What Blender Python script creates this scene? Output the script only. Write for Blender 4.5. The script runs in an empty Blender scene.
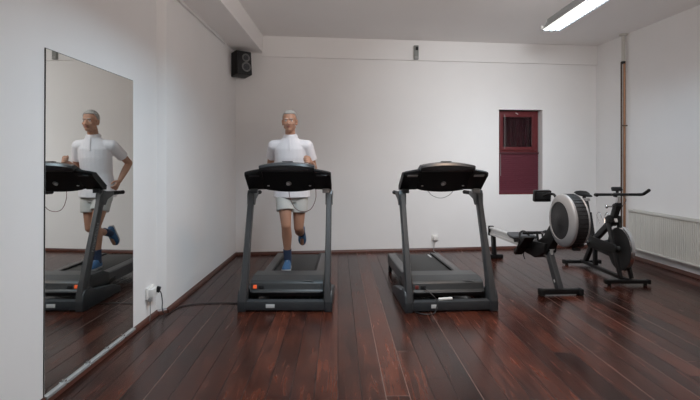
import bpy, bmesh, math, random
from mathutils import Vector, Matrix, Euler
random.seed(7)
C = bpy.context.scene.collection
PI = math.pi
def V(*a): return Vector(a)

# ------------------------------------------------------------------ materials
def new_mat(name):
    m = bpy.data.materials.new(name); m.use_nodes = True
    nt = m.node_tree
    return m, nt, nt.nodes['Principled BSDF']

def mat(name, col, rough=0.5, metal=0.0, var=0.08, scale=30.0, bump=0.0, coat=0.0, emit=None, es=0.0, spec=0.5):
    m, nt, b = new_mat(name)
    tc = nt.nodes.new('ShaderNodeTexCoord')
    nz = nt.nodes.new('ShaderNodeTexNoise'); nz.inputs['Scale'].default_value = scale; nz.inputs['Detail'].default_value = 3
    nt.links.new(tc.outputs['Object'], nz.inputs['Vector'])
    mx = nt.nodes.new('ShaderNodeMix'); mx.data_type = 'RGBA'
    mx.inputs['A'].default_value = (*[c*(1-var) for c in col], 1)
    mx.inputs['B'].default_value = (*[min(1, c*(1+var)) for c in col], 1)
    nt.links.new(nz.outputs['Fac'], mx.inputs['Factor'])
    nt.links.new(mx.outputs['Result'], b.inputs['Base Color'])
    b.inputs['Roughness'].default_value = rough; b.inputs['Metallic'].default_value = metal
    b.inputs['Coat Weight'].default_value = coat
    b.inputs['Specular IOR Level'].default_value = spec
    if bump:
        bp = nt.nodes.new('ShaderNodeBump'); bp.inputs['Strength'].default_value = bump; bp.inputs['Distance'].default_value = 0.01
        nt.links.new(nz.outputs['Fac'], bp.inputs['Height']); nt.links.new(bp.outputs['Normal'], b.inputs['Normal'])
    if emit:
        b.inputs['Emission Color'].default_value = (*emit, 1); b.inputs['Emission Strength'].default_value = es
    return m

def wood_floor():
    m, nt, b = new_mat('stained_boards')
    N, L = nt.nodes, nt.links
    def mth(op, a, c=None, clamp=False):
        n = N.new('ShaderNodeMath'); n.operation = op; n.use_clamp = clamp
        for i, v in enumerate((a, c)):
            if v is None: continue
            if isinstance(v, (int, float)): n.inputs[i].default_value = v
            else: L.new(v, n.inputs[i])
        return n.outputs[0]
    tc = N.new('ShaderNodeTexCoord')
    mp = N.new('ShaderNodeMapping'); mp.inputs['Rotation'].default_value = (0, 0, -0.025)
    L.new(tc.outputs['Object'], mp.inputs['Vector'])
    sp = N.new('ShaderNodeSeparateXYZ'); L.new(mp.outputs['Vector'], sp.inputs[0])
    u = mth('DIVIDE', sp.outputs['X'], 0.142)
    iu = mth('FLOOR', u); fu = mth('FRACT', u)
    wn = N.new('ShaderNodeTexWhiteNoise'); wn.noise_dimensions = '1D'; L.new(iu, wn.inputs['W'])
    off = mth('MULTIPLY', wn.outputs['Value'], 7.3)
    v = mth('DIVIDE', mth('ADD', sp.outputs['Y'], off), 3.1)
    iv = mth('FLOOR', v); fv = mth('FRACT', v)
    cid = N.new('ShaderNodeCombineXYZ'); L.new(iu, cid.inputs[0]); L.new(iv, cid.inputs[1])
    wb = N.new('ShaderNodeTexWhiteNoise'); wb.noise_dimensions = '3D'; L.new(cid.outputs[0], wb.inputs['Vector'])
    # grain, stretched along the boards, shifted per board
    gv = N.new('ShaderNodeCombineXYZ')
    L.new(mth('MULTIPLY', sp.outputs['X'], 14.0), gv.inputs[0])
    L.new(mth('ADD', mth('MULTIPLY', sp.outputs['Y'], 1.1), mth('MULTIPLY', wb.outputs['Value'], 40)), gv.inputs[1])
    L.new(mth('MULTIPLY', wb.outputs['Value'], 13), gv.inputs[2])
    g = N.new('ShaderNodeTexNoise'); g.inputs['Scale'].default_value = 1.6; g.inputs['Detail'].default_value = 6; g.inputs['Roughness'].default_value = .62; g.inputs['Distortion'].default_value = 1.2
    L.new(gv.outputs[0], g.inputs['Vector'])
    # blotchy stain and knots
    kv = N.new('ShaderNodeCombineXYZ')
    L.new(mth('MULTIPLY', sp.outputs['X'], 1.0), kv.inputs[0]); L.new(mth('MULTIPLY', sp.outputs['Y'], .55), kv.inputs[1]); L.new(mth('MULTIPLY', wb.outputs['Value'], 30), kv.inputs[2])
    k = N.new('ShaderNodeTexNoise'); k.inputs['Scale'].default_value = 4.5; k.inputs['Detail'].default_value = 4; L.new(kv.outputs[0], k.inputs['Vector'])
    vo = N.new('ShaderNodeTexVoronoi'); vo.inputs['Scale'].default_value = 2.6; L.new(kv.outputs[0], vo.inputs['Vector'])
    knot = mth('SUBTRACT', 1.0, mth('DIVIDE', vo.outputs['Distance'], 0.085), True)
    f = mth('ADD', mth('MULTIPLY', g.outputs['Fac'], .55), mth('MULTIPLY', k.outputs['Fac'], .45))
    f = mth('ADD', f, mth('MULTIPLY', mth('SUBTRACT', wb.outputs['Value'], .5), .20))
    cr = N.new('ShaderNodeValToRGB'); L.new(f, cr.inputs[0])
    e = cr.color_ramp.elements
    e[0].position = .28; e[0].color = (.0085, .0028, .0020, 1)
    e[1].position = .80; e[1].color = (.135, .037, .019, 1)
    x = e.new(.48); x.color = (.034, .0098, .0060, 1)
    x = e.new(.62); x.color = (.076, .0205, .0112, 1)
    mk = N.new('ShaderNodeMix'); mk.data_type = 'RGBA'; L.new(mth('MULTIPLY', knot, .75), mk.inputs['Factor'])
    L.new(cr.outputs[0], mk.inputs['A']); mk.inputs['B'].default_value = (.010, .004, .003, 1)
    # seams
    d = mth('MINIMUM', fu, mth('SUBTRACT', 1.0, fu))
    s1 = mth('LESS_THAN', d, .018)
    dv = mth('MINIMUM', fv, mth('SUBTRACT', 1.0, fv))
    s2 = mth('LESS_THAN', dv, .0008)
    seam = mth('MAXIMUM', s1, s2)
    ws = N.new('ShaderNodeTexWhiteNoise'); ws.noise_dimensions = '1D'; L.new(mth('ROUND', u), ws.inputs['W'])
    sc = N.new('ShaderNodeMix'); sc.data_type = 'RGBA'; L.new(mth('GREATER_THAN', ws.outputs['Value'], .78), sc.inputs['Factor'])
    sc.inputs['A'].default_value = (.006, .0035, .003, 1); sc.inputs['B'].default_value = (.13, .085, .07, 1)  # a few pale seams: reflection on board edges put into the colour
    ms = N.new('ShaderNodeMix'); ms.data_type = 'RGBA'; L.new(seam, ms.inputs['Factor']); L.new(mk.outputs['Result'], ms.inputs['A']); L.new(sc.outputs['Result'], ms.inputs['B'])
    L.new(ms.outputs['Result'], b.inputs['Base Color'])
    r = mth('ADD', .17, mth('MULTIPLY', g.outputs['Fac'], .16)); r = mth('ADD', r, mth('MULTIPLY', seam, .3))
    L.new(r, b.inputs['Roughness'])
    b.inputs['Specular IOR Level'].default_value = .27
    bp = N.new('ShaderNodeBump'); bp.inputs['Strength'].default_value = .25; bp.inputs['Distance'].default_value = .004
    h = mth('SUBTRACT', mth('MULTIPLY', g.outputs['Fac'], .35), seam)
    # each board slightly cupped
    h = mth('ADD', h, mth('MULTIPLY', mth('MULTIPLY', fu, mth('SUBTRACT', 1.0, fu)), 1.6))
    L.new(h, bp.inputs['Height']); L.new(bp.outputs['Normal'], b.inputs['Normal'])
    return m

M = dict(
    wall=mat('white_plaster', (.84, .83, .825), .9, var=.025, scale=2.2, bump=.03, spec=.2),
    ceil=mat('ceiling_paint', (.88, .86, .85), .92, var=.02, scale=2, bump=.03, spec=.2),
    wood=wood_floor(),
    trim=mat('stained_skirting', (.085, .028, .018), .35, var=.4, scale=14),
    dark=mat('charcoal_plastic', (.030, .032, .033), .42, var=.12, bump=.05, scale=120),
    dark2=mat('black_plastic', (.0080, .0080, .0085), .48, spec=.32, var=.15, bump=.04, scale=150),
    lid=mat('console_lid_sheen', (.038, .040, .043), .36),  # paler than the console body: gloss reflection put into the base colour
    gloss=mat('satin_black', (.014, .015, .017), .30, var=.1),
    post=mat('grey_painted_steel', (.058, .059, .061), .38, metal=.35, var=.08),
    rail=mat('grey_rail', (.105, .105, .107), .5, var=.08),
    belt=mat('belt_rubber', (.016, .018, .018), .55, var=.2, bump=.1, scale=200),
    frame=mat('base_grey', (.036, .040, .044), .45, var=.1),
    lgrey=mat('light_grey_plastic', (.30, .30, .30), .45, var=.05),
    white=mat('white_plastic', (.80, .79, .77), .4, var=.02),
    label=mat('white_label', (.62, .63, .63), .5, var=.04),
    silver=mat('silver_paint', (.36, .365, .37), .42, metal=.25, var=.04),
    alu=mat('aluminium', (.66, .66, .65), .34, metal=.5, var=.04),
    chrome=mat('chrome', (.62, .62, .63), .18, metal=1.0, var=.02),
    mesh=mat('perforated_black', (.017, .018, .020), .6, var=.3, bump=.4, scale=260),
    rubber=mat('rubber', (.009, .009, .009), .7, spec=.3, var=.2),
    seat=mat('grey_seat_foam', (.055, .058, .062), .6, var=.1),
    red=mat('maroon_paint', (.125, .014, .018), .42, var=.25, scale=18, bump=.1),
    blind=mat('maroon_blind', (.115, .020, .034), .6, var=.12, scale=40),
    blindd=mat('dark_maroon_blind', (.060, .007, .014), .6, var=.2, scale=40),
    copper=mat('copper_pipe', (.36, .19, .11), .42, metal=.55, var=.2, scale=9),
    pipedark=mat('aged_pipe', (.10, .065, .05), .5, metal=.4, var=.2),
    rad=mat('radiator_enamel', (.60, .59, .55), .38, var=.02),
    wire=mat('black_cable', (.010, .010, .011), .5),
    redwire=mat('red_cord', (.16, .035, .035), .5),
    greywire=mat('grey_cord', (.25, .25, .25), .5),
    skin=mat('skin', (.47, .25, .165), .5, var=.06, scale=25),
    lip=mat('lips', (.34, .14, .11), .5),
    hair=mat('grey_hair', (.42, .40, .375), .75, var=.35, scale=160, bump=.5),
    shirt=mat('white_jersey', (.80, .77, .79), .85, var=.03, scale=60, bump=.12),
    shorts=mat('pale_grey_cotton', (.56, .55, .52), .85, var=.05, scale=60, bump=.12),
    sock=mat('navy_sock', (.035, .055, .11), .8, var=.1),
    shoe=mat('blue_shoe', (.045, .14, .30), .6, var=.25, scale=40),
    sole=mat('pale_sole', (.55, .56, .58), .6),
    eyew=mat('eye_white', (.75, .73, .70), .2), iris=mat('iris', (.06, .05, .045), .2),
    tube=mat('lit_tube', (.9, .9, .9), .5, emit=(1.0, .985, .955), es=2.5),
    swon=mat('lit_switch', (.75, .10, .03), .4, emit=(1.0, .16, .04), es=.3),
    swoff=mat('red_switch', (.12, .018, .014), .4),
    cone=mat('speaker_cone', (.05, .055, .06), .4), ring=mat('speaker_ring', (.17, .17, .17), .35),
    sensor=mat('sensor_grey', (.22, .23, .22), .5),
)
# mirror and glass
m, nt, b = new_mat('mirror_silvering'); b.inputs['Metallic'].default_value = 1; b.inputs['Roughness'].default_value = .012
nz = nt.nodes.new('ShaderNodeTexNoise'); nz.inputs['Scale'].default_value = 1.5
rp = nt.nodes.new('ShaderNodeMix'); rp.data_type = 'RGBA'; rp.inputs['A'].default_value = (.79, .80, .775, 1); rp.inputs['B'].default_value = (.82, .825, .80, 1)
nt.links.new(nz.outputs['Fac'], rp.inputs['Factor']); nt.links.new(rp.outputs['Result'], b.inputs['Base Color']); M['mirror'] = m
m, nt, b = new_mat('window_glass'); b.inputs['Transmission Weight'].default_value = 1; b.inputs['Roughness'].default_value = .02; b.inputs['IOR'].default_value = 1.2
nz = nt.nodes.new('ShaderNodeTexNoise'); nz.inputs['Scale'].default_value = 3
rp = nt.nodes.new('ShaderNodeMix'); rp.data_type = 'RGBA'; rp.inputs['A'].default_value = (.85, .87, .88, 1); rp.inputs['B'].default_value = (.92, .93, .94, 1)
nt.links.new(nz.outputs['Fac'], rp.inputs['Factor']); nt.links.new(rp.outputs['Result'], b.inputs['Base Color']); M['glass'] = m

# ------------------------------------------------------------------ mesh builder
def frame_to(d, up=None):
    d = Vector(d).normalized()
    up = Vector(up) if up else (V(0, 0, 1) if abs(d.z) < .95 else V(0, 1, 0))
    s = d.cross(up).normalized(); u = s.cross(d).normalized()
    return s, u, d

class MB:
    def __init__(s): s.bm = bmesh.new()
    def _merge(s, t):
        me = bpy.data.meshes.new('t'); t.to_mesh(me); t.free(); s.bm.from_mesh(me); bpy.data.meshes.remove(me)
    def box(s, c, size, rot=None, bev=0.0, seg=2):
        t = bmesh.new(); bmesh.ops.create_cube(t, size=1)
        bmesh.ops.scale(t, vec=size, verts=t.verts)
        if bev: bmesh.ops.bevel(t, geom=list(t.edges), offset=bev, segments=seg, profile=.6, affect='EDGES', clamp_overlap=True)
        if rot is not None:
            R = rot if isinstance(rot, Matrix) else Euler(rot).to_matrix()
            bmesh.ops.transform(t, matrix=R.to_4x4(), verts=t.verts)
        bmesh.ops.translate(t, vec=c, verts=t.verts); s._merge(t); return s
    def bx(s, x0, x1, y0, y1, z0, z1, bev=0.0):
        return s.box(((x0+x1)/2, (y0+y1)/2, (z0+z1)/2), (abs(x1-x0), abs(y1-y0), abs(z1-z0)), None, bev)
    def bar(s, p0, p1, w, h, bev=0.0, up=None):
        p0, p1 = Vector(p0), Vector(p1); sd, u, d = frame_to(p1-p0, up)
        R = Matrix((sd, d, u)).transposed()
        return s.box((p0+p1)/2, (w, (p1-p0).length, h), R, bev)
    def loft(s, secs, cap=True, closed=True):
        t = bmesh.new(); rows = [[t.verts.new(p) for p in sec] for sec in secs]
        n = len(rows[0])
        for a, b_ in zip(rows, rows[1:]):
            for i in range(n if closed else n-1):
                j = (i+1) % n; t.faces.new((a[i], a[j], b_[j], b_[i]))
        if cap and closed:
            t.faces.new(list(reversed(rows[0]))); t.faces.new(rows[-1])
        bmesh.ops.recalc_face_normals(t, faces=t.faces); s._merge(t); return s
    def prism(s, poly, axis, a, b_, bev=0.0):
        def P(p, k):
            if axis == 'x': return V(k, p[0], p[1])
            if axis == 'y': return V(p[0], k, p[1])
            return V(p[0], p[1], k)
        t = bmesh.new()
        r0 = [t.verts.new(P(p, a)) for p in poly]; r1 = [t.verts.new(P(p, b_)) for p in poly]
        n = len(poly)
        for i in range(n): t.faces.new((r0[i], r0[(i+1) % n], r1[(i+1) % n], r1[i]))
        t.faces.new(list(reversed(r0))); t.faces.new(r1)
        bmesh.ops.recalc_face_normals(t, faces=t.faces)
        if bev: bmesh.ops.bevel(t, geom=list(t.edges), offset=bev, segments=2, profile=.6, affect='EDGES', clamp_overlap=True)
        s._merge(t); return s
    def ring(s, c, d, r, n, ry=None, up=None):
        sd, u, _ = frame_to(d, up); ry = ry or r
        return [Vector(c) + sd*math.cos(2*PI*i/n)*r + u*math.sin(2*PI*i/n)*ry for i in range(n)]
    def cyl(s, p0, p1, r0, r1=None, n=20):
        r1 = r0 if r1 is None else r1; p0, p1 = Vector(p0), Vector(p1)
        return s.loft([s.ring(p0, p1-p0, r0, n), s.ring(p1, p1-p0, r1, n)])
    def tube(s, pts, r, n=10, smooth=True, sub=6):
        pts = [Vector(p) for p in pts]
        if smooth and len(pts) > 2:
            q = [pts[0]*2-pts[1]] + pts + [pts[-1]*2-pts[-2]]; out = []
            for i in range(1, len(q)-2):
                a, b_, c, d = q[i-1], q[i], q[i+1], q[i+2]
                for k in range(sub):
                    t = k/sub
                    out.append(.5*((2*b_)+(c-a)*t+(2*a-5*b_+4*c-d)*t*t+(3*b_-a-3*c+d)*t**3))
            pts = out + [pts[-1]]
        secs = []; u = None
        for i, p in enumerate(pts):
            d = (pts[min(i+1, len(pts)-1)]-pts[max(i-1, 0)]).normalized()
            if u is None: _, u, _ = frame_to(d)
            sd = d.cross(u).normalized(); u = sd.cross(d).normalized()
            rr = r(i/(len(pts)-1)) if callable(r) else r
            secs.append([p + sd*math.cos(2*PI*k/n)*rr + u*math.sin(2*PI*k/n)*rr for k in range(n)])
        return s.loft(secs)
    def ball(s, c, r, rot=None, n=16):
        t = bmesh.new(); bmesh.ops.create_uvsphere(t, u_segments=n, v_segments=max(8, n//2+2), radius=1)
        r = (r, r, r) if isinstance(r, (int, float)) else r
        bmesh.ops.scale(t, vec=r, verts=t.verts)
        if rot: bmesh.ops.transform(t, matrix=Euler(rot).to_matrix().to_4x4(), verts=t.verts)
        bmesh.ops.translate(t, vec=c, verts=t.verts); s._merge(t); return s
    def cap(s, p0, p1, r0, r1=None, n=14):
        r1 = r0 if r1 is None else r1
        s.cyl(p0, p1, r0, r1, n); s.ball(p0, r0, n=n); s.ball(p1, r1, n=n); return s
    def lathe(s, prof, c, axis, n=40):
        # prof: (radius, distance along axis)
        c = Vector(c); sd, u, d = frame_to(axis)
        secs = [[c + d*h + (sd*math.cos(2*PI*i/n) + u*math.sin(2*PI*i/n))*max(r, 1e-4) for i in range(n)] for r, h in prof]
        return s.loft(secs)
    def annulus(s, prof, c, axis, n=48):
        # closed profile swept round the axis
        c = Vector(c); sd, u, d = frame_to(axis)
        secs = []
        for i in range(n+1):
            a = 2*PI*i/n; e = sd*math.cos(a)+u*math.sin(a)
            secs.append([c + d*h + e*r for r, h in prof])
        s.loft(secs, cap=False)
        bmesh.ops.remove_doubles(s.bm, verts=s.bm.verts, dist=1e-5); return s
    def build(s, name, m, parent=None, smooth=True, angle=38):
        bmesh.ops.recalc_face_normals(s.bm, faces=s.bm.faces)
        me = bpy.data.meshes.new(name); s.bm.to_mesh(me); s.bm.free()
        me.materials.append(M[m] if isinstance(m, str) else m)
        if smooth:
            for p in me.polygons: p.use_smooth = True
            me.set_sharp_from_angle(angle=math.radians(angle))
        o = bpy.data.objects.new(name, me); C.objects.link(o)
        if parent is not None: o.parent = parent
        return o
    def remesh(s, name, m, parent=None, voxel=.006, it=5):
        o = s.build(name + '_raw', m, None)
        r = o.modifiers.new('r', 'REMESH'); r.mode = 'VOXEL'; r.voxel_size = voxel; r.use_smooth_shade = True
        sm = o.modifiers.new('s', 'SMOOTH'); sm.iterations = it; sm.factor = .5
        dg = bpy.context.evaluated_depsgraph_get()
        me = bpy.data.meshes.new_from_object(o.evaluated_get(dg)); me.name = name
        old = o.data; bpy.data.objects.remove(o); bpy.data.meshes.remove(old)
        if not me.materials: me.materials.append(M[m])
        for p in me.polygons: p.use_smooth = True
        n = bpy.data.objects.new(name, me); C.objects.link(n)
        if parent is not None: n.parent = parent
        return n

def tag(o, label=None, cat=None, group=None, kind=None):
    if label: o['label'] = label
    if cat: o['category'] = cat
    if group: o['group'] = group
    if kind: o['kind'] = kind
    return o
def empty(name, loc, rz=0):
    o = bpy.data.objects.new(name, None); C.objects.link(o); o.location = loc; o.rotation_euler = (0, 0, rz); o.empty_display_size = .1
    return o
def letters(name, txt, size, m, parent, matrix, depth=.0008):
    cu = bpy.data.curves.new(name, 'FONT'); cu.body = txt; cu.size = size; cu.extrude = depth; cu.align_x = 'CENTER'; cu.align_y = 'CENTER'
    t = bpy.data.objects.new('t', cu); C.objects.link(t)
    dg = bpy.context.evaluated_depsgraph_get(); me = bpy.data.meshes.new_from_object(t.evaluated_get(dg)); me.name = name
    bpy.data.objects.remove(t)
    me.transform(matrix); me.materials.clear(); me.materials.append(M[m])
    o = bpy.data.objects.new(name, me); C.objects.link(o); o.parent = parent
    return o

# ------------------------------------------------------------------ camera
F, H0 = 480.0, 1.40
cam = bpy.data.cameras.new('camera'); co = bpy.data.objects.new('camera', cam); C.objects.link(co)
cam.sensor_width = 36; cam.lens = F/700*36; cam.shift_y = -40/700; cam.clip_start = .05
co.location = (0, 0, H0); co.rotation_euler = (PI/2, 0, 0)
bpy.context.scene.camera = co
def P(px, py, d): return V((px-350)/F*d, d, H0+(160-py)/F*d)

# ------------------------------------------------------------------ the room
CH = 3.23                       # ceiling height
XL, XM, YS = -1.68, -1.752, 4.345  # far left wall, near left wall (with the mirror), where the wall steps in
BA = math.atan2(.69, 5.65)      # the far wall stands slightly oblique
BL = V(-1.68, 7.05, 0)
def bw(u, v, z): return BL + V(math.cos(BA)*u - math.sin(BA)*v, math.sin(BA)*u + math.cos(BA)*v, z)
XR0, XR1 = 3.97, 4.53           # right wall: x at the far corner, x beside the camera
YF = -2.6
def S(o): return tag(o, kind='structure')

S(MB().prism([(-2.2, YF-.3), (5.1, YF-.3), (5.1, 8.3), (-2.2, 8.3)], 'z', -.12, 0).build('floor', 'wood', smooth=False))
S(MB().prism([(-2.2, YF-.3), (5.1, YF-.3), (5.1, 8.3), (-2.2, 8.3)], 'z', CH, CH+.15).build('ceiling', 'ceil', smooth=False))
S(MB().prism([(XM, YF-.2), (XM, YS), (XL, YS+.05), (XL, 7.40), (-2.1, 7.40), (-2.1, YF-.2)], 'z', 0, CH).build('wall_left', 'wall', smooth=False))
yc = 7.05+.69/5.65*(XR0+1.68)
RA = math.atan2(yc, XR0-XR1)
o = MB().bx(-3.3, math.hypot(XR1-XR0, yc)+.45, -.25, 0, 0, CH).build('wall_right', 'wall', smooth=False); o.location = (XR1, 0, 0); o.rotation_euler.z = RA; S(o)
S(MB().bx(-2.1, 5.0, YF-.2, YF, 0, CH).build('wall_front', 'wall', smooth=False))
# far wall with the window opening
WU0, WU1, WZ0, WZ1 = 4.050, 4.775, .85, 2.195
b = MB(); T = .30
for (u0, u1, z0, z1) in ((-.05, WU0, 0, CH), (WU1, 5.75, 0, CH), (WU0, WU1, 0, WZ0), (WU0, WU1, WZ1, CH)):
    b.bx(u0, u1, 0, T, z0, z1)
o = b.build('wall_back', 'wall', smooth=False); o.location = BL; o.rotation_euler.z = BA; S(o)
# soffit along the left wall, shallow beam along the far wall
S(MB().prism([(XL-.06, -2.55), (-1.28, -2.55), (-1.28, 7.09), (XL-.06, 7.04)], 'z', 2.975, CH).build('trim_1', 'ceil', smooth=False))
o = MB().bx(.38, 5.69, -.035, .0, 2.925, CH).build('trim_2', 'wall', smooth=False); o.location = BL; o.rotation_euler.z = BA; S(o)
# slim cable duct where the soffit meets the wall
b = MB(); b.bx(XL, XL+.028, 1.0, 6.35, 2.945, 2.975, .004); b.ball((XL+.014, 6.38, 2.958), (.022, .035, .02))
S(b.build('trim_3', 'wall'))
# skirting
sk = [(0, 0), (.022, 0), (.020, .022), (.012, .036), (.004, .044), (0, .044)]
def skirt(name, pts):
    b = MB()
    for p0, p1 in zip(pts, pts[1:]):
        p0, p1 = Vector(p0), Vector(p1); d = (p1-p0).normalized(); n = V(-d.y, d.x, 0)
        b.loft([[p0 + n*a + V(0, 0, z) for a, z in sk], [p1 + n*a + V(0, 0, z) for a, z in sk]])
    S(b.build(name, 'trim'))
skirt('baseboard_left', [(XL, 7.05, 0), (XL, YS+.05, 0), (XM, YS, 0), (XM, -2.5, 0)])
skirt('baseboard_back', [bw(5.66, 0, 0), bw(.0, 0, 0)])
rd = V(XR1-XR0, -yc, 0).normalized()
skirt('baseboard_right', [(XR1, 0, 0), (XR0, yc, 0)])

# ---- window: maroon frame, dark upper pane with blind, closed lower blind
w = empty('window_1', bw(WU0, 0, WZ0), BA); S(w); tag(w, 'small maroon window recessed in the white far wall', 'window')
W, HH = WU1-WU0-.022, WZ1-WZ0
v0 = .10
b = MB()
for (x0, x1, z0, z1) in ((0, .045, 0, HH), (W-.045, W, 0, HH), (.045, W-.045, HH-.05, HH-.012), (.045, W-.045, .655, .70), (.045, W-.045, 0, .04)):
    b.bx(x0, x1, v0, v0+.06, z0, z1, .004)
b.build('window_frame', 'red', w)
b = MB(); z0, z1 = .70, HH-.05
for (a0, a1, c0, c1) in ((.045, .105, z0, z1), (W-.105, W-.045, z0, z1), (.105, W-.105, z0, z0+.06), (.105, W-.105, z1-.06, z1)):
    b.bx(a0, a1, v0-.02, v0+.03, c0, c1, .005)
sash = b.build('sash', 'red', w)
MB().bx(.105, W-.105, v0+.004, v0+.010, z0+.06, z1-.06).build('pane', 'glass', sash)
b = MB()
for i in range(9):
    x = .12 + i*(W-.24)/8
    b.box((x, v0+.05, (z0+z1)/2), (.050, .004, z1-z0-.10), (0, 0, .5))
b.build('vertical_blind', 'blindd', w)
MB().bx(.0, W, v0+.085, v0+.10, 0, HH).build('backing', 'blindd', w)
b = MB(); zt = .645
for i in range(19):
    z = .03 + i*(zt-.03)/19
    b.box((W/2, v0-.012, z+.015), (W-.012, .006, .036), (.22, 0, 0), .002)
b.build('lower_blind', 'blind', w)
MB().bx(.005, W-.005, v0-.035, v0+.005, zt, zt+.028, .004).build('blind_headrail', 'blindd', w)
b = MB(); b.tube([(.055, v0-.035, zt), (.057, v0-.035, .42), (.055, v0-.036, .30)], .0035, 6); b.build('blind_cord', 'lgrey', w)
b = MB(); b.tube([(.13, v0-.026, z1-.02), (.132, v0-.028, 1.05), (.13, v0-.026, z0+.03)], .0035, 6); b.build('pull_cord', 'lgrey', w)
b = MB(); b.box((W/2-.02, v0-.028, HH-.055), (.05, .012, .012), (0, .5, 0), .003); b.build('latch', 'alu', w)
b = MB(); b.bx(.0, W, v0-.01, v0+.0, HH-.012, HH); b.build('head_gap', 'dark2', w)
# ---- mirror on the near left wall
mr = empty('wall_mirror', (XM, 3.3, 0))
tag(mr, 'tall frameless mirror on the left wall reflecting the runner', 'mirror')
y0, y1, z0, z1 = 2.752-3.3, 3.868-3.3, .042, 2.045
b = MB(); b.loft([[(.0005, y0-.013, z0), (.0005, y1, z0), (.0005, y1, z1-.005), (.0005, y0, z1)], [(.004, y0-.013, z0), (.004, y1, z0), (.004, y1, z1-.005), (.004, y0, z1)]])
b.build('mirror_backing', 'dark2', mr, smooth=False)
b = MB(); b.loft([[(x_, y0-.010, z0+.002), (x_, y1-.004, z0+.002), (x_, y1-.004, z1-.009), (x_, y0+.004, z1-.004)] for x_ in (.0042, .0068)])
b.build('mirror_glass', 'mirror', mr, smooth=False)
b = MB(); b.bx(.0, .022, y0-.01, y1+.01, .028, .047, .003); b.build('bottom_rail', 'lgrey', mr)
for t in (.16, .40, .62, .84):
    b = MB(); b.cyl((.022, y0+(y1-y0)*t, .036), (.03, y0+(y1-y0)*t, .036), .006, n=10); b.bx(.014, .019, y0+(y1-y0)*t-.008, y0+(y1-y0)*t+.008, .042, .058)
    b.build('clip', 'chrome', mr)
# ---- loudspeaker in the corner
sp = empty('loudspeaker', (-1.47, 6.72, 2.60), math.radians(40)); sp.rotation_euler.x = math.radians(-6)
tag(sp, 'black bookshelf loudspeaker mounted high in the far left corner', 'speaker')
MB().bx(-.115, .115, 0, .22, 0, .335, .012).build('cabinet', 'dark2', sp)
MB().bx(-.105, .105, -.012, .0, .010, .325, .005).build('baffle', 'gloss', sp)
for z, r in ((.105, .068), (.235, .058)):
    d = MB().annulus([(r, .0), (r, .012), (r-.014, .014), (r-.02, .004), (r-.02, .0)], (0.02, -.010, z), (0, -1, 0), 32).build('driver', 'ring', sp)
    MB().lathe([(r-.018, .003), (r*.35, -.006+.010), (r*.3, .012), (r*.1, .016), (0, .016)], (0.02, -.010, z), (0, -1, 0), 28).build('cone', 'cone', d)
b = MB(); b.bar((0, .20, .20), (0, .31, .20), .05, .05, .004); b.box((0, .30, .20), (.16, .03, .10)); b.build('bracket', 'dark2', sp)
# ---- small detector box on the far beam
p = P(416.5, 50, 7.22); u = (p.x-BL.x)/math.cos(BA)
dt = empty('motion_detector', bw(u, -.035, 2.93), BA)
tag(dt, 'small grey detector box on the beam across the far wall', 'sensor')
MB().bx(-.035, .035, -.05, .0, .0, .215, .008).build('housing', 'sensor', dt)
MB().box((.006, -.055, .165), (.04, .02, .05), (.3, 0, 0), .006).build('lens', 'dark2', dt)
MB().bx(-.028, .028, -.056, -.046, .01, .045, .004).build('lower_cover', 'lgrey', dt)

# ---- ceiling lamp with louvre
lp = empty('ceiling_lamp', (2.62, 5.45, CH-.026))
tag(lp, 'long white fluorescent louvre lamp on the ceiling above the rowing machine', 'lamp')
L2 = .80
b = MB(); b.bx(-.055, .055, -L2, L2, -.045, .026, .004)
b.loft([[(-.055, -L2, -.03), (-.055, L2, -.03), (-.118, L2, -.125), (-.118, -L2, -.125)], [(-.050, -L2, -.03), (-.050, L2, -.03), (-.112, L2, -.125), (-.112, -L2, -.125)]])
b.loft([[(.055, -L2, -.03), (.055, L2, -.03), (.118, L2, -.125), (.118, -L2, -.125)], [(.050, -L2, -.03), (.050, L2, -.03), (.112, L2, -.125), (.112, -L2, -.125)]])
b.build('housing', 'lgrey', lp, smooth=False)
for s in (-1, 1):
    b = MB(); b.prism([(-.055, 0), (.055, 0), (.118, -.125), (-.118, -.125)], 'y', s*L2, s*(L2+.012)); b.build('end_cap', 'lgrey', lp, smooth=False)
MB().bx(-.110, .110, -L2+.005, L2-.005, -.112, -.106).build('diffuser', 'tube', lp, smooth=False)
b = MB()
for i in range(24):
    y = -L2+.03+i*(2*L2-.06)/23
    b.bx(-.110, .110, y-.004, y+.004, -.125, -.1135)
for x in (-.037, .037): b.bx(x-.003, x+.003, -L2, L2, -.126, -.1135)
b.build('louvre', 'lgrey', lp, smooth=False)
b = MB(); b.bx(-.135, -.115, L2-.03, L2+.02, -.10, -.06, .004); b.build('clip', 'white', lp)

# ---- pipes by the right wall
def rw(t, off=0, z=0):        # point on the right wall at depth t, off metres into the room
    x = XR0 + (XR1-XR0)*(yc-t)/yc
    return V(x-off, t, z)
pp = empty('heating_pipe', rw(6.98, .035))
tag(pp, 'copper heating pipe pair running up the right wall beside the radiator', 'pipe')
MB().cyl((0, 0, .02), (0, 0, 2.83), .017).build('copper_riser', 'copper', pp)
MB().cyl((-.032, .02, .02), (-.032, .02, 2.83), .012).build('return_riser', 'pipedark', pp)
MB().cyl((-.010, .01, 2.82), (-.010, .01, CH-.01), .025).build('sleeve', 'rad', pp)
MB().lathe([(.0, 0), (.06, 0), (.055, .02), (.03, .03), (0, .03)], (-.010, .01, CH), (0, 0, -1)).build('ceiling_collar', 'rad', pp)
for z in (.9, 1.9): MB().box((.0, .01, z), (.07, .06, .015), None, .003).build('bracket', 'pipedark', pp)
MB().cyl((-.01, .01, 2.80), (-.01, .01, 2.835), .03).build('joint', 'dark2', pp)
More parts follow.
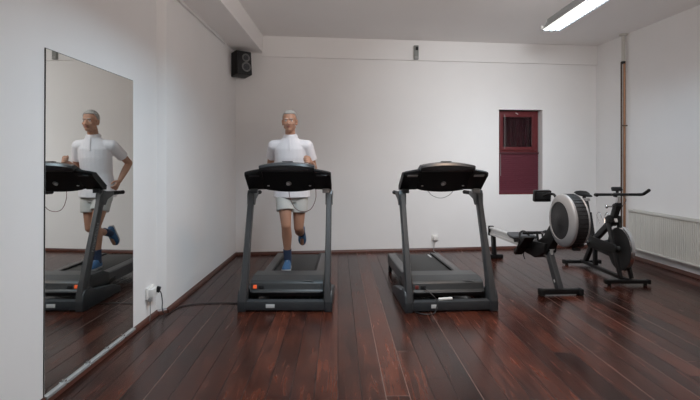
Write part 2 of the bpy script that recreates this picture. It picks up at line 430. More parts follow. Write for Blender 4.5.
# ---- radiator
r0, r1 = rw(6.80, 0), rw(5.20, 0)
rz = math.atan2((r1-r0).y, (r1-r0).x)
ra = empty('radiator', r0, rz)     # local x runs along the wall toward the camera, local -y into the room
tag(ra, 'white ribbed panel radiator on the right wall beside the exercise bike', 'radiator')
LR = (r1-r0).length; zb, zt = .16, .705
prof = []; n = int(LR/.0333)
fr = []
for i in range(n):
    x = i*LR/n; s = LR/n
    fr += [(x, -.098), (x+s*.30, -.098), (x+s*.42, -.089), (x+s*.86, -.089), (x+s*.98, -.098)]
fr = fr + [(LR, -.098), (LR, -.085), (0, -.085)]
MB().prism(fr, 'z', zb+.015, zt-.02).build('front_panel', 'rad', ra, angle=20)
MB().bx(0, LR, -.045, -.030, zb+.01, zt-.03).build('rear_panel', 'rad', ra)
for x in (.0, LR-.006): MB().bx(x, x+.006, -.1, -.028, zb+.03, zt, .002).build('side_cover', 'rad', ra)
b = MB(); b.bx(0, LR, -.104, -.095, zt-.03, zt+.0, .003); b.bx(0, LR, -.104, -.095, zb, zb+.025, .003); b.bx(0, LR, -.035, -.028, zt-.01, zt, .001)
for i in range(60): x = .02 + i*(LR-.04)/59; b.bx(x, x+.004, -.1, -.03, zt-.012, zt-.003)
b.build('top_grille', 'rad', ra)
for x in (.2, LR-.2): MB().bx(x, x+.03, -.032, -.0, zb+.08, zt-.08).build('wall_bracket', 'rad', ra)
b = MB(); b.cyl((-.005, -.065, zb+.05), (-.05, -.065, zb+.05), .016); b.cyl((-.03, -.065, zb+.05), (-.03, -.065, .0), .010); b.build('valve_pipe', 'rad', ra)

# ---- sockets and cords
so = empty('wall_socket', (XM, 4.19, .0))
tag(so, 'white wall socket with black plug beside the mirror', 'socket')
MB().bx(0, .018, -.085, .075, .20, .30, .006).build('socket_plate', 'white', so)
MB().bx(.012, .055, -.06, .05, .212, .285, .012).build('socket_box', 'white', so)
b = MB(); b.box((.065, .035, .262), (.035, .03, .05), (0, .3, .2), .006); b.build('plug', 'wire', so)
b = MB(); b.box((.03, -.055, .195), (.03, .03, .03), None, .005); b.build('thin_plug', 'lgrey', so)
b = MB(); b.tube([(.03, -.055, .19), (.032, -.056, .10), (.03, -.055, .046), (.024, -.055, .012)], .004, 8); b.build('thin_cable', 'greywire', so)
cd = MB().tube([(XM+.065, 4.225, .262), (XM+.072, 4.27, .215), (XM+.075, 4.29, .13), (XM+.07, 4.305, .06), (XM+.10, 4.33, .010), (-1.60, 4.58, .006), (-1.40, 4.665, .006), (-1.20, 4.68, .006), (-1.05, 4.66, .006)], .0045, 8).build('power_cord', 'wire')
tag(cd, 'black power cord from the left wall socket across the floor to the runner treadmill', 'cord')
p = P(436, 240, 7.3); u = (p.x-BL.x)/math.cos(BA)
sb = empty('wall_socket', bw(u, 0, 0), BA)
tag(sb, 'white socket low on the far wall behind the empty treadmill', 'socket')
MB().bx(-.055, .055, -.014, 0, .16, .255, .005).build('socket_plate', 'white', sb)
MB().box((.0, -.03, .20), (.07, .05, .07), None, .012).build('plug', 'white', sb)
b = MB(); b.tube([(-.02, -.035, .17), (-.022, -.045, .10), (-.03, -.05, .03), (-.04, -.08, .010), (-.04, -.3, .008)], .005, 8); b.build('cable', 'greywire', sb)

# ------------------------------------------------------------------ treadmill
def make_treadmill(loc, rz, label, on):
    t = empty('treadmill', loc, rz); tag(t, label, 'treadmill', 'treadmills facing the camera')
    fr = MB().bx(-.40, .40, .0, .085, .012, .098, .010).build('base_crossbar', 'frame', t)
    MB().box((-.135 if on else -.165, -.001, .055), (.082 if on else .055, .003, .034), None, .001).build('label_sticker', 'label', fr)
    for s in (-1, 1):
        pr = [(-.012, .0), (-.012, .09), (.005, .15), (.03, .19), (.13, .20), (.165, .18), (.22, .155), (.38, .135), (.60, .10), (.72, .06), (.73, .0)]
        MB().prism(pr, 'x', s*.365, s*.437, .010).build('base_foot', 'frame', t)
        # leaning upright
        b = MB()
        secs = []
        for k, (y, z, w, d) in enumerate(((.050, .08, .0362, .062), (.075, .19, .0355, .058), (.098, .27, .031, .050), (.25, .66, .027, .042), (.36, .93, .027, .042), (.405, 1.04, .029, .050))):
            secs.append([(s*.390 + w*a, y + d*c, z + c*-.016) for a, c in ((-1, -.7), (-.7, -1), (.7, -1), (1, -.7), (1, .7), (.7, 1), (-.7, 1), (-1, .7))])
        b.loft(secs); up = b.build('upright', 'post', t)
        # lettering up the outer side
        ang = math.atan2(.83, .33)
        ex = V(0, math.cos(ang), math.sin(ang)); nx = V(s, 0, 0); ey = nx.cross(ex)
        mt = Matrix((ex, ey, nx)).transposed().to_4x4(); mt.translation = V(s*.4185, .24, .65)
        letters('lettering', 'HORIZON', .062, 'lgrey', up, mt)
        # joint flaring into the handle
        pj = [(.355, .955), (.43, .945), (.475, 1.00), (.60, 1.035), (.60, 1.075), (.45, 1.085), (.385, 1.10), (.36, 1.06)]
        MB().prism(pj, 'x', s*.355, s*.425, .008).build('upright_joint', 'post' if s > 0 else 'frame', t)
        b = MB(); b.cyl((s*.392, .54, 1.055), (s*.392, .86, 1.047), .021, n=16); b.ball((s*.392, .86, 1.047), (.022, .014, .022)); b.build('handle', 'rubber', t)
    # console: central body
    b = MB(); secs = []
    for i in range(13):
        x = -.255 + .51*i/12; c = 1-(x/.255)**2; e = 1 if 0 < i < 12 else .94
        zb = 1.113-.026*c; zt = 1.352 + .020*c
        pts = [(.395, zb), (.37, zb-.004), (.185, 1.285), (.165, 1.305), (.30, zt-.05), (.46, 1.19), (.47, 1.16), (.44, zb+.01)]
        if e < 1: pts = [(y+(.32-y)*.05, z+(1.22-z)*.05) for y, z in pts]
        secs.append([(x, y, z) for y, z in pts])
    b.loft(secs); con = b.build('console', 'dark2', t, angle=50)
    # overhanging top lid
    b = MB(); secs = []
    for i in range(15):
        x = -.262 + .524*i/14; c = 1-abs(x/.262)**2.2; zt = 1.352 + .028*c; f = .020*(1-c)
        secs.append([(x, y, z) for y, z in ((.135+f, 1.292), (.112+f, 1.302), (.092+f, zt-.030), (.110, zt-.008), (.165, zt), (.31, zt-.055), (.30, 1.262), (.17, 1.288))])
    b.loft(secs); b.build('console_lid', 'lid', con, angle=35)
    MB().box((0, .20, 1.384), (.10, .05, .006), (-.1, 0, 0), .002).build('lid_ridge', 'gloss', con)
    # wings
    for s in (-1, 1):
        b = MB(); secs = []
        for x, dy, zt, zb in ((.245, 0, 1.318, 1.105), (.30, .01, 1.310, 1.105), (.392, .030, 1.292, 1.102), (.415, .040, 1.284, 1.100)):
            secs.append([(s*x, y, z) for y, z in ((.40, zb), (.155+dy, zt-.035), (.150+dy, zt-.012), (.165+dy, zt), (.225+dy, zt-.005), (.47, zb+.04), (.46, zb))])
        b.loft(secs); wg = b.build('console_wing', 'dark2', t)
        d = V(0, .40-.155, 1.104-1.28).normalized()
        n = V(0, d.z, -d.y); q = V(s*.325, .168, 1.275)+d*.040
        MB().box(q + n*.006, (.100, .030, .006), Matrix((V(1, 0, 0), d, V(1, 0, 0).cross(d))).transposed(), .002).build('grey_inlay', 'lgrey' if not on else 'post', wg)
        MB().box(V(s*.205, .322, 1.149)+n*.004, (.022, .010, .008), Matrix((V(1, 0, 0), d, V(1, 0, 0).cross(d))).transposed(), .002).build('white_sticker', 'label', wg)
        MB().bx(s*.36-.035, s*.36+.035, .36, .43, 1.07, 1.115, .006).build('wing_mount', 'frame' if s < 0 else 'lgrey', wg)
    # emblem on the rear of the console
    d = V(0, .37-.185, 1.085-1.285).normalized(); n = V(0, d.z, -d.y); q = V(0, .185, 1.285)+d*.155
    R = Matrix((V(1, 0, 0), d, V(1, 0, 0).cross(d))).transposed()
    lg = MB().lathe([(.0, -.004), (.026, -.004), (.026, .006), (.022, .009), (0, .009)], q, n, 28).build('emblem', 'lgrey', con)
    b = MB(); b.lathe([(.0, 0), (.017, 0), (.017, .013), (0, .014)], q + V(-.006, 0, 0)+d*.004, n, 24); b.build('emblem_mark', 'label', lg)
    # motor hood
    b = MB(); hp = [(.135, .105), (.105, .150), (.105, .160), (.118, .176), (.135, .232), (.165, .252), (.30, .272), (.52, .262), (.66, .215), (.66, .105)]
    b.prism(hp, 'x', -.345, .345, .007); hood = b.build('motor_hood', 'dark', t)
    MB().bx(-.32, .32, .097, .11, .152, .158, .001).build('hood_trim', 'rail', hood)
    MB().box((-.175, .118, .163), (.062, .018, .008), (.3, 0, 0), .001).build('hood_badge', 'lgrey', hood)
    tl = math.atan2(.056, .017)-PI/2
    sw = MB().box((-.300, .1235, .200), (.034, .014, .034), (tl, 0, 0), .005).build('power_switch', 'swon' if on else 'swoff', hood)
    MB().box((-.240, .1225, .198), (.05, .012, .03), (tl, 0, 0), .003).build('power_inlet', 'dark2', hood)
    b = MB(); b.box((.20, .150, .250), (.11, .012, .004), (0, .0, -.2), .001); b.build('hood_highlight_strip', 'rail', hood)  # grey strip put in for a highlight along the hood edge
    # deck
    MB().bx(-.30, .30, .45, 1.68, .105, .175, .006).build('deck_board', 'dark2', t)
    MB().bx(-.212, .212, .50, 1.70, .178, .198, .009).build('running_belt', 'belt', t)
    for s in (-1, 1):
        b = MB(); b.prism([(s*.222, .205), (s*.232, .213), (s*.318, .210), (s*.332, .198), (s*.332, .085), (s*.300, .080), (s*.300, .172), (s*.222, .172)], 'y', .52, 1.70, .003)
        rl = b.build('side_rail', 'rail' , t)
        MB().bx(s*.214, s*.240, .55, 1.69, .200, .2165, .004).build('rail_edge', 'dark2', rl)
        MB().box((s*.272, 1.715, .145), (.118, .035, .135), None, .012).build('rear_cap', 'dark', rl)
        b = MB(); b.cyl((s*.30, 1.62, .04), (s*.335, 1.62, .04), .040, n=20); b.bx(s*.305, s*.33, 1.58, 1.66, .04, .10); b.build('rear_foot', 'rubber', t)
        MB().bar((s*.325, .12, .06), (s*.325, .80, .12), .035, .05, .004).build('lift_arm', 'dark2', t)
    MB().cyl((-.21, 1.685, .16), (.21, 1.685, .16), .032).build('rear_roller', 'dark2', t)
    # safety cord hanging below the console
    if on:
        b = MB(); b.tube([(.255, .43, 1.105), (.25, .46, 1.00), (.20, .48, .90), (.12, .49, .872), (.045, .48, .905), (-.005, .46, 1.0), (-.02, .44, 1.09)], .0032, 6); b.build('safety_cord', 'redwire', con)
    else:
        b = MB(); b.tube([(-.13, .44, 1.10), (-.07, .46, 1.04), (.02, .47, 1.012), (.10, .46, 1.04), (.155, .44, 1.10)], .003, 6); b.build('safety_cord', 'greywire', con)
        MB().box((.16, 1.52, .2115), (.02, .16, .004), None, .001).build('belt_label', 'label', t)
    return t
make_treadmill((-.60, 4.42, 0), 0, 'dark grey treadmill the man is running on, nearest the mirror', True)
t2 = make_treadmill((.938, 4.42, 0), math.radians(4.2), 'empty dark grey treadmill in the middle of the floor, beside the rowing machine', False)
# mains lead and coupling on the empty treadmill's crossbar
inv = (Matrix.Translation(t2.location) @ Matrix.Rotation(math.radians(4.2), 4, 'Z')).inverted()
cd = MB().tube([inv @ Vector(p) for p in [(.695, 4.53, .198), (.71, 4.49, .19), (.765, 4.43, .15), (.795, 4.415, .115), (.80, 4.40, .105), (.79, 4.375, .06), (.765, 4.35, .012), (.70, 4.33, .007), (.64, 4.35, .007), (.60, 4.40, .007)]], .0045, 8).build('power_cord', 'wire', t2)
q = inv @ V(.885, 4.455, .112)
MB().box(q, (.13, .032, .020), (0, -.05, 0), .006).build('cord_connector', 'white', cd)

# ------------------------------------------------------------------ rowing machine
rw_ = empty('rowing_machine', (2.18, 4.97, 0), math.radians(4))
tag(rw_, 'silver and black rowing machine with large round flywheel', 'rowing machine')
b = MB(); b.box((0, 0, .040), (.40, .055, .055), None, .012); b.build('front_foot', 'dark2', rw_)
for s in (-1, 1): MB().box((s*.205, -.003, .035), (.05, .085, .068), None, .014).build('foot_cap', 'rubber', rw_)
lg = MB().bar((0, .02, .05), (.0, .32, .52), .055, .090, .008, up=(0, 1, 0)).build('front_leg', 'frame', rw_)
MB().box((-.0285, .075, .13), (.003, .03, .02), (.95, 0, 0)).build('leg_sticker', 'label', lg)
# monorail with rounded top and web
sec = [(-.026, -.055), (.026, -.055), (.026, -.030), (.014, -.022), (.014, .022), (.030, .032), (.030, .050), (.018, .058), (-.018, .058), (-.030, .050), (-.030, .032), (-.014, .022), (-.014, -.022), (-.026, -.030)]
MB().loft([[(a, .18, .405+c) for a, c in sec], [(a, 1.98, .378+c) for a, c in sec]]).build('monorail', 'alu', rw_, angle=25)
MB().box((0, 1.99, .378), (.075, .04, .14), None, .008).build('rail_end_cap', 'dark2', rw_)
MB().bar((0, 1.90, .33), (0, 1.86, .04), .05, .075, .006, up=(0, 1, 0)).build('rear_leg', 'dark2', rw_)
MB().box((0, 1.86, .030), (.25, .06, .058), None, .012).build('rear_foot', 'dark2', rw_)
# seat on its carriage
st = MB().loft([[(x*k, y, z) for x, y, z in ((-.15, .98, .490), (-.10, .965, .500), (.10, .965, .500), (.15, .98, .490), (.16, 1.09, .498), (.13, 1.22, .510), (.06, 1.25, .505), (0, 1.225, .496), (-.06, 1.25, .505), (-.13, 1.22, .510), (-.16, 1.09, .498))] if False else
     [(x*k, 1.10+(y-1.10)*k-.14, z+dz-.012) for x, y, z in ((-.15, .98, .500), (-.10, .965, .508), (.10, .965, .508), (.15, .98, .500), (.16, 1.09, .503), (.13, 1.22, .515), (.06, 1.25, .508), (0, 1.225, .500), (-.06, 1.25, .508), (-.13, 1.22, .515), (-.16, 1.09, .503))]
     for k, dz in ((.90, -.048), (1.0, -.034), (1.0, -.016), (.93, -.008))]).build('seat', 'seat', rw_)
b = MB(); b.bx(-.065, .065, .88, 1.04, .405, .458, .008)
for y in (.90, 1.02): b.cyl((-.06, y, .40), (.06, y, .40), .022)
b.build('seat_carriage', 'dark2', st)
# footrests with straps
for s in (-1, 1):
    n = V(0, .62, .78)
    b = MB(); b.bar((s*.135, .73, .30), (s*.135, .42, .54), .115, .030, .006, up=(0, .7, .7)); fr_ = b.build('footrest', 'dark2', rw_)
    b = MB(); b.bar((s*.135, .71, .335), (s*.135, .62, .40), .085, .05, .008, up=(0, .7, .7)); b.box((s*.135, .735, .315), (.09, .03, .07), (-.7, 0, 0), .006); b.build('heel_cup', 'rubber', fr_)
    b = MB(); b.tube([(s*.135-.055, .53, .47), (s*.135-.05, .575, .545), (s*.135, .60, .575), (s*.135+.05, .575, .545), (s*.135+.055, .53, .47)], .012, 8); b.tube([(s*.135-.058, .54, .475), (s*.135-.062, .60, .40), (s*.135-.062, .64, .31)], .007, 6); b.build('foot_strap', 'rubber', fr_)
MB().bar((-.17, .60, .405), (.17, .60, .405), .05, .035, .004).build('footrest_bar', 'dark2', rw_)
b = MB(); b.tube([(-.10, .66, .33), (-.10, .66, .28), (-.09, .65, .24)], .006, 6); b.build('strap_tail', 'rubber', rw_)
# handle and chain
b = MB(); b.tube([(-.185, .50, .575), (-.09, .465, .578), (.09, .465, .578), (.185, .50, .575)], .017, 10, True); hn = b.build('handle', 'rubber', rw_)
MB().cyl((0, .465, .578), (0, .12, .60), .007, n=8).build('chain', 'chrome', hn)
for s in (-1, 1): MB().bar((s*.05, .40, .50), (s*.05, .43, .60), .02, .02, .002).build('handle_hook', 'dark2', rw_)
# main frame and flywheel
MB().prism([(.46, .40), (.42, .50), (.30, .56), (.16, .70), (.02, .80), (-.05, .74), (.05, .58), (.16, .47), (.22, .39)], 'x', -.042, .042, .008).build('main_frame', 'dark2', rw_)
fc = V(-.005, -.09, .785)
fl = MB().annulus([(.266, .0), (.270, .016), (.264, .030), (.250, .038), (.205, .056), (.190, .058), (.188, .03), (.215, .004)], fc, (-1, 0, 0), 56).build('flywheel_ring', 'silver', rw_)
MB().lathe([(.190, .0), (.190, .050), (.17, .056), (.06, .062), (.05, .068), (0, .069)], fc, (-1, 0, 0), 48).build('flywheel_cover', 'mesh', rw_)
b = MB(); b.lathe([(0, .014), (.264, .014), (.268, 0), (.266, -.100), (.258, -.112), (0, -.112)], fc, (-1, 0, 0), 56)
b.build('flywheel_cage', 'mesh', rw_)
MB().annulus([(.262, -.100), (.268, -.108), (.262, -.122), (.24, -.128), (.235, -.112)], fc, (-1, 0, 0), 56).build('cage_rim', 'silver', rw_)
b = MB()
for i in range(40):
    a = 2*PI*i/40; b.cyl(fc+V(.004, math.cos(a)*.268, math.sin(a)*.268), fc+V(.100, math.cos(a)*.267, math.sin(a)*.267), .0035, n=5)
b.build('cage_ribs', 'dark2', rw_)
b = MB(); b.cyl(fc+V(.09, -.14, -.21), fc+V(.10, -.14, -.24), .03, n=12); b.box(fc+V(.055, -.12, -.27), (.07, .05, .03), None, .006); b.build('chain_housing', 'rubber', rw_)
MB().prism([(.22, .40), (.20, .50), (.55, .475), (.80, .465), (.82, .40), (.70, .315), (.45, .30)], 'x', -.070, .070, .010).build('centre_cover', 'dark2', rw_)
# monitor on arm
MB().tube([(-.01, .05, .98), (-.02, .10, 1.035), (-.05, .16, 1.035), (-.085, .20, 1.015)], .014, 10).build('monitor_arm', 'dark2', rw_)
mo = MB().box((-.085, .235, 1.012), (.185, .055, .125), (.12, 0, 0), .012).build('monitor', 'dark2', rw_)
MB().box((-.085, .205, 1.018), (.15, .008, .07), (.12, 0, 0), .004).build('monitor_back_cover', 'gloss', mo)
MB().box((-.085, .264, 1.018), (.14, .004, .08), (.12, 0, 0), .002).build('screen', 'gloss', mo)

# ------------------------------------------------------------------ exercise bike
bk = empty('exercise_bike', (3.09, 5.35, 0))
tag(bk, 'black indoor cycling bike near the radiator', 'exercise bike')
for y, nm in ((0, 'front_stabilizer'), (1.05, 'rear_stabilizer')):
    st = MB().box((0, y, .046), (.46, .05, .040), None, .006).build(nm, 'dark2', bk)
    for s in (-1, 1):
        MB().box((s*.235, y, .045), (.035, .06, .05), None, .010).build('end_cap', 'rubber', st)
        MB().cyl((s*.20, y, 0), (s*.20, y, .035), .02, n=12).build('levelling_foot', 'rubber', st)
MB().bar((0, 1.05, .060), (0, 0, .060), .05, .04, .006).build('base_beam', 'dark2', bk)
crk = V(0, .70, .37)
b = MB(); b.bar((0, .96, .06), (0, .72, .40), .045, .06, .006); b.bar((0, .70, .06), (0, .70, .36), .04, .055, .006); b.bar((0, .74, .32), (0, .86, .72), .045, .07, .006)
b.bar((0, .72, .39), (0, .25, .72), .05, .075, .008); b.bar((0, .68, .30), (0, .30, .28), .035, .05, .006)
b.build('frame', 'dark2', bk)
b = MB(); b.bar((0, .31, .64), (0, .20, .88), .06, .075, .008); b.box((0, .205, .875), (.075, .085, .04), (-.4, 0, 0), .008); b.build('head_tube', 'dark2', bk)
for s in (-1, 1):
    b = MB(); b.bar((s*.060, .30, .70), (s*.060, .02, .07), .03, .055, .006); b.build('fork_blade', 'dark2', bk)
b = MB(); b.box((0, .285, .70), (.16, .07, .08), (-.4, 0, 0), .012); b.build('fork_crown', 'dark2', bk)
wc = V(0, .13, .385)
wh = MB().lathe([(0, .018), (.20, .018), (.215, .022), (.240, .022), (.240, -.022), (.215, -.022), (.20, -.018), (0, -.018)], wc, (-1, 0, 0), 48).build('flywheel', 'dark2', bk)
MB().annulus([(.2405, .022), (.244, .020), (.244, -.020), (.2405, -.022)], wc, (-1, 0, 0), 48).build('flywheel_rim', 'chrome', wh)
MB().lathe([(0, -.06), (.03, -.06), (.03, .06), (0, .06)], wc, (-1, 0, 0), 20).build('hub', 'dark', wh)
b = MB(); secs = []
for i in range(12):
    a = math.radians(100 + 78*i/11); r = .252
    secs.append([wc + V(x, math.cos(a)*(r+dr), math.sin(a)*(r+dr)) for x, dr in ((-.014, 0), (.022, 0), (.020, .010), (-.012, .010))])
b.loft(secs); b.build('sweat_guard', 'silver', bk)
b = MB(); pts = []
for k in range(25):
    a = math.radians(100 - 200*k/24); pts.append((crk.y + math.cos(a)*.105 if False else crk.y + math.sin(math.radians(10+160*k/24))*.075, crk.z + math.cos(math.radians(10+160*k/24))*.075))
for k in range(25):
    a = math.radians(180+10+160*k/24); pts.append((wc.y+.02 + math.sin(a)*.05, wc.z + math.cos(a)*.05))
b.prism(pts, 'x', -.076, -.050, .006); b.build('chain_guard', 'rubber', bk)
MB().cyl((-.10, crk.y, crk.z), (.09, crk.y, crk.z), .025).build('crank_axle', 'chrome', bk)
for s, a in ((-1, 195), (1, 15)):
    d = V(0, math.cos(math.radians(a)), math.sin(math.radians(a))); p0 = V(s*.105, crk.y, crk.z); p1 = p0 + d*-.17*(-1 if False else 1)
    p1 = p0 + V(0, -d.y, d.z)*.17
    MB().bar(p0, p1, .016, .030, .004).build('crank_arm', 'frame', bk)
    pd = MB().box(p1+V(s*.06, 0, 0), (.085, .075, .02), None, .005).build('pedal', 'dark2', bk)
    b = MB(); b.tube([p1+V(s*.02, -.03, .01), p1+V(s*.03, -.09, .04), p1+V(s*.06, -.10, .055), p1+V(s*.09, -.09, .04), p1+V(s*.10, -.03, .01)], .006, 6); b.tube([p1+V(s*.02, -.02, .01), p1+V(s*.03, -.02, .06), p1+V(s*.09, -.02, .06), p1+V(s*.10, -.02, .01)], .005, 6); b.build('toe_cage', 'rubber', pd)
# saddle
MB().bar((0, .85, .66), (0, .93, .885), .032, .045, .004).build('seat_post', 'dark', bk)
MB().bar((0, .86, .885), (0, 1.05, .885), .035, .035, .004).build('saddle_slider', 'silver', bk)
b = MB(); secs = []
for y, w, zt, h in ((.80, .018, .945, .02), (.84, .026, .958, .035), (.90, .032, .960, .04), (.97, .065, .966, .05), (1.03, .098, .982, .055), (1.07, .10, .992, .05), (1.095, .075, .99, .035)):
    secs.append([(w*math.cos(k*PI/8*2), y, zt - h/2 + h/2*math.sin(k*PI/8*2)) for k in range(8)])
b.loft(secs); b.build('saddle', 'rubber', bk)
b = MB(); b.cyl((0, .98, .90), (0, .98, .945), .022); b.cyl((-.08, .835, .70), (0, .845, .70), .008); b.ball((-.085, .835, .70), .02); b.build('saddle_clamp', 'dark', bk)
# handlebar
MB().bar((0, .205, .88), (0, .17, .99), .03, .045, .004).build('handlebar_post', 'alu', bk)
hz = 1.0
b = MB(); b.tube([(-.235, .20, hz), (-.12, .20, hz), (0, .20, hz), (.12, .20, hz), (.25, .20, hz)], .016, 12); b.build('handlebar', 'rubber', bk)
for s in (-1, 1):
    k = .12 if s < 0 else 1     # the left end hardly rises
    b = MB(); b.tube([(s*.235, .20, hz), (s*.275, .17, hz+.005*k), (s*.283, .12, hz+.03*k), (s*.283, .06, hz+.06*k)] if s > 0 else [(-.22, .20, hz), (-.25, .195, hz), (-.268, .17, hz), (-.270, .13, hz-.004)], .0175, 10); b.build('bar_end_grip', 'rubber', bk)
b = MB(); b.tube([(-.07, .20, hz), (-.07, .12, hz+.005), (0, .09, hz+.01), (.07, .12, hz+.005), (.07, .20, hz)], .015, 10); b.build('aero_loop', 'rubber', bk)
MB().box((0, .20, hz-.005), (.07, .06, .05), None, .01).build('handlebar_clamp', 'dark', bk)
b = MB(); b.box((-.005, .20, hz+.065), (.12, .03, .045), (-.5, 0, 0), .008); b.cyl((0, .20, hz+.01), (0, .20, hz+.05), .016); b.build('bike_computer', 'dark2', bk)
b = MB(); b.cyl((-.11, .215, .86), (-.03, .215, .86), .008, n=10); b.ball((-.115, .215, .86), (.016, .022, .022)); b.build('height_lever', 'chrome', bk)
b = MB(); b.tube([(.05, .18, hz-.01), (.085, .17, .94), (.055, .20, .86), (.03, .24, .82)], .004, 6); b.build('brake_cable', 'chrome', bk)
b = MB(); b.tube([(-.03, .45, .66), (-.05, .50, .76), (-.05, .56, .72), (-.03, .53, .62)], .0035, 6); b.tube([(.03, .45, .66), (.05, .50, .76), (.05, .56, .72), (.03, .53, .62)], .0035, 6); b.build('bottle_cage', 'chrome', bk)
MB().cyl((0, .345, .66), (0, .375, .74), .02, n=14).build('resistance_knob', 'dark', bk)
MB().box((-.0, .225, .70), (.035, .004, .045), (-.42, 0, 0), .001).build('badge', 'label', bk)

# ------------------------------------------------------------------ the running man
mn = empty('person', (-.67, 5.33, .20))
tag(mn, 'man in white polo shirt and pale shorts running on the left treadmill', 'person')
O = Vector(mn.location)
def Q(x, y, z): return V(x, y, z)-O
nb, hip, ch, nk = Q(-.658, 5.30, 1.640), Q(-.655, 5.40, 1.10), Q(-.66, 5.335, 1.50), Q(-.658, 5.275, 1.735)
HD = Q(-.658, 5.240, 1.822)
shR, elR, wrR = Q(-.845, 5.335, 1.560), Q(-.925, 5.575, 1.365), Q(-.885, 5.425, 1.165)
shL, elL, wrL = Q(-.475, 5.325, 1.560), Q(-.405, 5.42, 1.300), Q(-.425, 5.190, 1.375)
hpR, knR, anR = Q(-.745, 5.395, 1.08), Q(-.700, 5.265, .675), Q(-.690, 5.325, .285)
hpL, knL, anL = Q(-.565, 5.395, 1.08), Q(-.575, 5.385, .640), Q(-.585, 5.80, .515)
# clothing sections follow the spine
def torso(b, secs, n=24):
    b.loft([[Q(cx, cy, z) + V(rx*math.cos(2*PI*i/n), ry*math.sin(2*PI*i/n)*(1 if math.sin(2*PI*i/n) < 0 else .9), 0) for i in range(n)] for z, cx, cy, rx, ry in secs])
b = MB()
torso(b, [(.985, -.655, 5.40, .15, .105), (1.10, -.655, 5.40, .150, .105), (1.25, -.656, 5.375, .143, .10), (1.42, -.658, 5.345, .160, .105), (1.52, -.66, 5.33, .165, .10), (1.60, -.66, 5.315, .125, .08), (1.66, -.658, 5.30, .06, .06)])
b.cap(nb, nk, .058, .054); b.cap(nk, HD+V(0, .02, -.06), .054, .052)
for sh, el, wr in ((shR, elR, wrR), (shL, elL, wrL)):
    b.cap(nb+(sh-nb)*.35+V(0, 0, -.03), sh, .055, .056); b.cap(sh, el, .050, .038); b.ball(sh+(el-sh)*.45, .050)
    b.cap(el, el+(wr-el)*.35, .038, .040); b.cap(el+(wr-el)*.35, wr, .040, .026)
for hp, kn, an in ((hpR, knR, anR), (hpL, knL, anL)):
    b.cap(hp, hp+(kn-hp)*.4, .088, .078); b.cap(hp+(kn-hp)*.4, kn, .078, .054); b.ball(kn, .055)
    k = (an-kn); s1 = kn+k*.3
    bk_ = V(0, .02, 0) if abs(k.z) > abs(k.y) else V(0, .0, -.02)
    b.cap(kn, s1+bk_, .052, .056); b.cap(s1+bk_, kn+k*.62+bk_*.5, .056, .042); b.cap(kn+k*.62+bk_*.5, an, .042, .033)
# feet inside the shoes
b.cap(anR, anR+V(0, .03, -.035), .033, .030); b.cap(anR+V(0, .03, -.04), anR+V(0, -.13, -.052), .026, .022)
fdL = V(-.005, .085, -.155).normalized(); b.cap(anL, anL+V(0, .045, .0), .033, .028); b.cap(anL+V(0, .03, -.01), anL+V(0, .03, -.01)+fdL*.15, .028, .022)
# head
b.ball(HD+V(0, .012, .036), (.075, .095, .083), n=24); b.ball(HD+V(0, -.018, -.028), (.064, .074, .082), n=24)
b.ball(HD+V(0, -.055, -.090), (.032, .030, .022)); b.cap(HD+V(-.045, .005, -.062), HD+V(0, -.058, -.092), .022, .020); b.cap(HD+V(.045, .005, -.062), HD+V(0, -.058, -.092), .022, .020)
b.cap(HD+V(0, -.084, .004), HD+V(0, -.104, -.034), .009, .0135); b.ball(HD+V(-.012, -.096, -.036), .009); b.ball(HD+V(.012, -.096, -.036), .009)
b.cap(HD+V(-.042, -.070, .020), HD+V(-.012, -.085, .018), .010, .010); b.cap(HD+V(.042, -.070, .020), HD+V(.012, -.085, .018), .010, .010)
b.ball(HD+V(-.042, -.062, -.030), (.018, .018, .016)); b.ball(HD+V(.042, -.062, -.030), (.018, .018, .016))
for s in (-1, 1): b.ball(HD+V(s*.079, .015, -.010), (.010, .020, .032), (0, s*.15, 0)); b.ball(HD+V(s*.076, .010, -.034), (.010, .012, .012))
# hands: loosely curled while running
def hand(b, el, wr, n, th):
    d = (wr-el).normalized(); n = (n - d*n.dot(d)).normalized(); s = d.cross(n); s = s if s.dot(th) > 0 else -s
    for k in (-.026, -.009, .009, .026): b.cap(wr+d*.012+s*k*.7, wr+d*.085+s*k, .013, .012)
    for k, L in ((.031, .92), (.0105, 1.0), (-.0105, .95), (-.031, .78)):
        p = wr+d*.088+s*k; a = 0
        for da, l, r in ((.75, .040, .0098), (1.15, .026, .0092), (.8, .020, .0082)):
            a += da; q = p + (d*math.cos(a)+n*math.sin(a))*l*L; b.cap(p, q, r, r*.95, 10); p = q
    p = wr+d*.022+s*.030; q = p+(d*.62+s*.45+n*.55).normalized()*.045; b.cap(p, q, .0125, .0105, 10)
    e = q+(d*.85+n*.45-s*.15).normalized()*.032; b.cap(q, e, .0105, .009, 10)
hand(b, elR, wrR, V(1, 0, 0), V(0, -1, .3)); hand(b, elL, wrL, V(-1, 0, 0), V(0, -.2, 1))
body = b.remesh('body', 'skin', mn, .0052, 4)
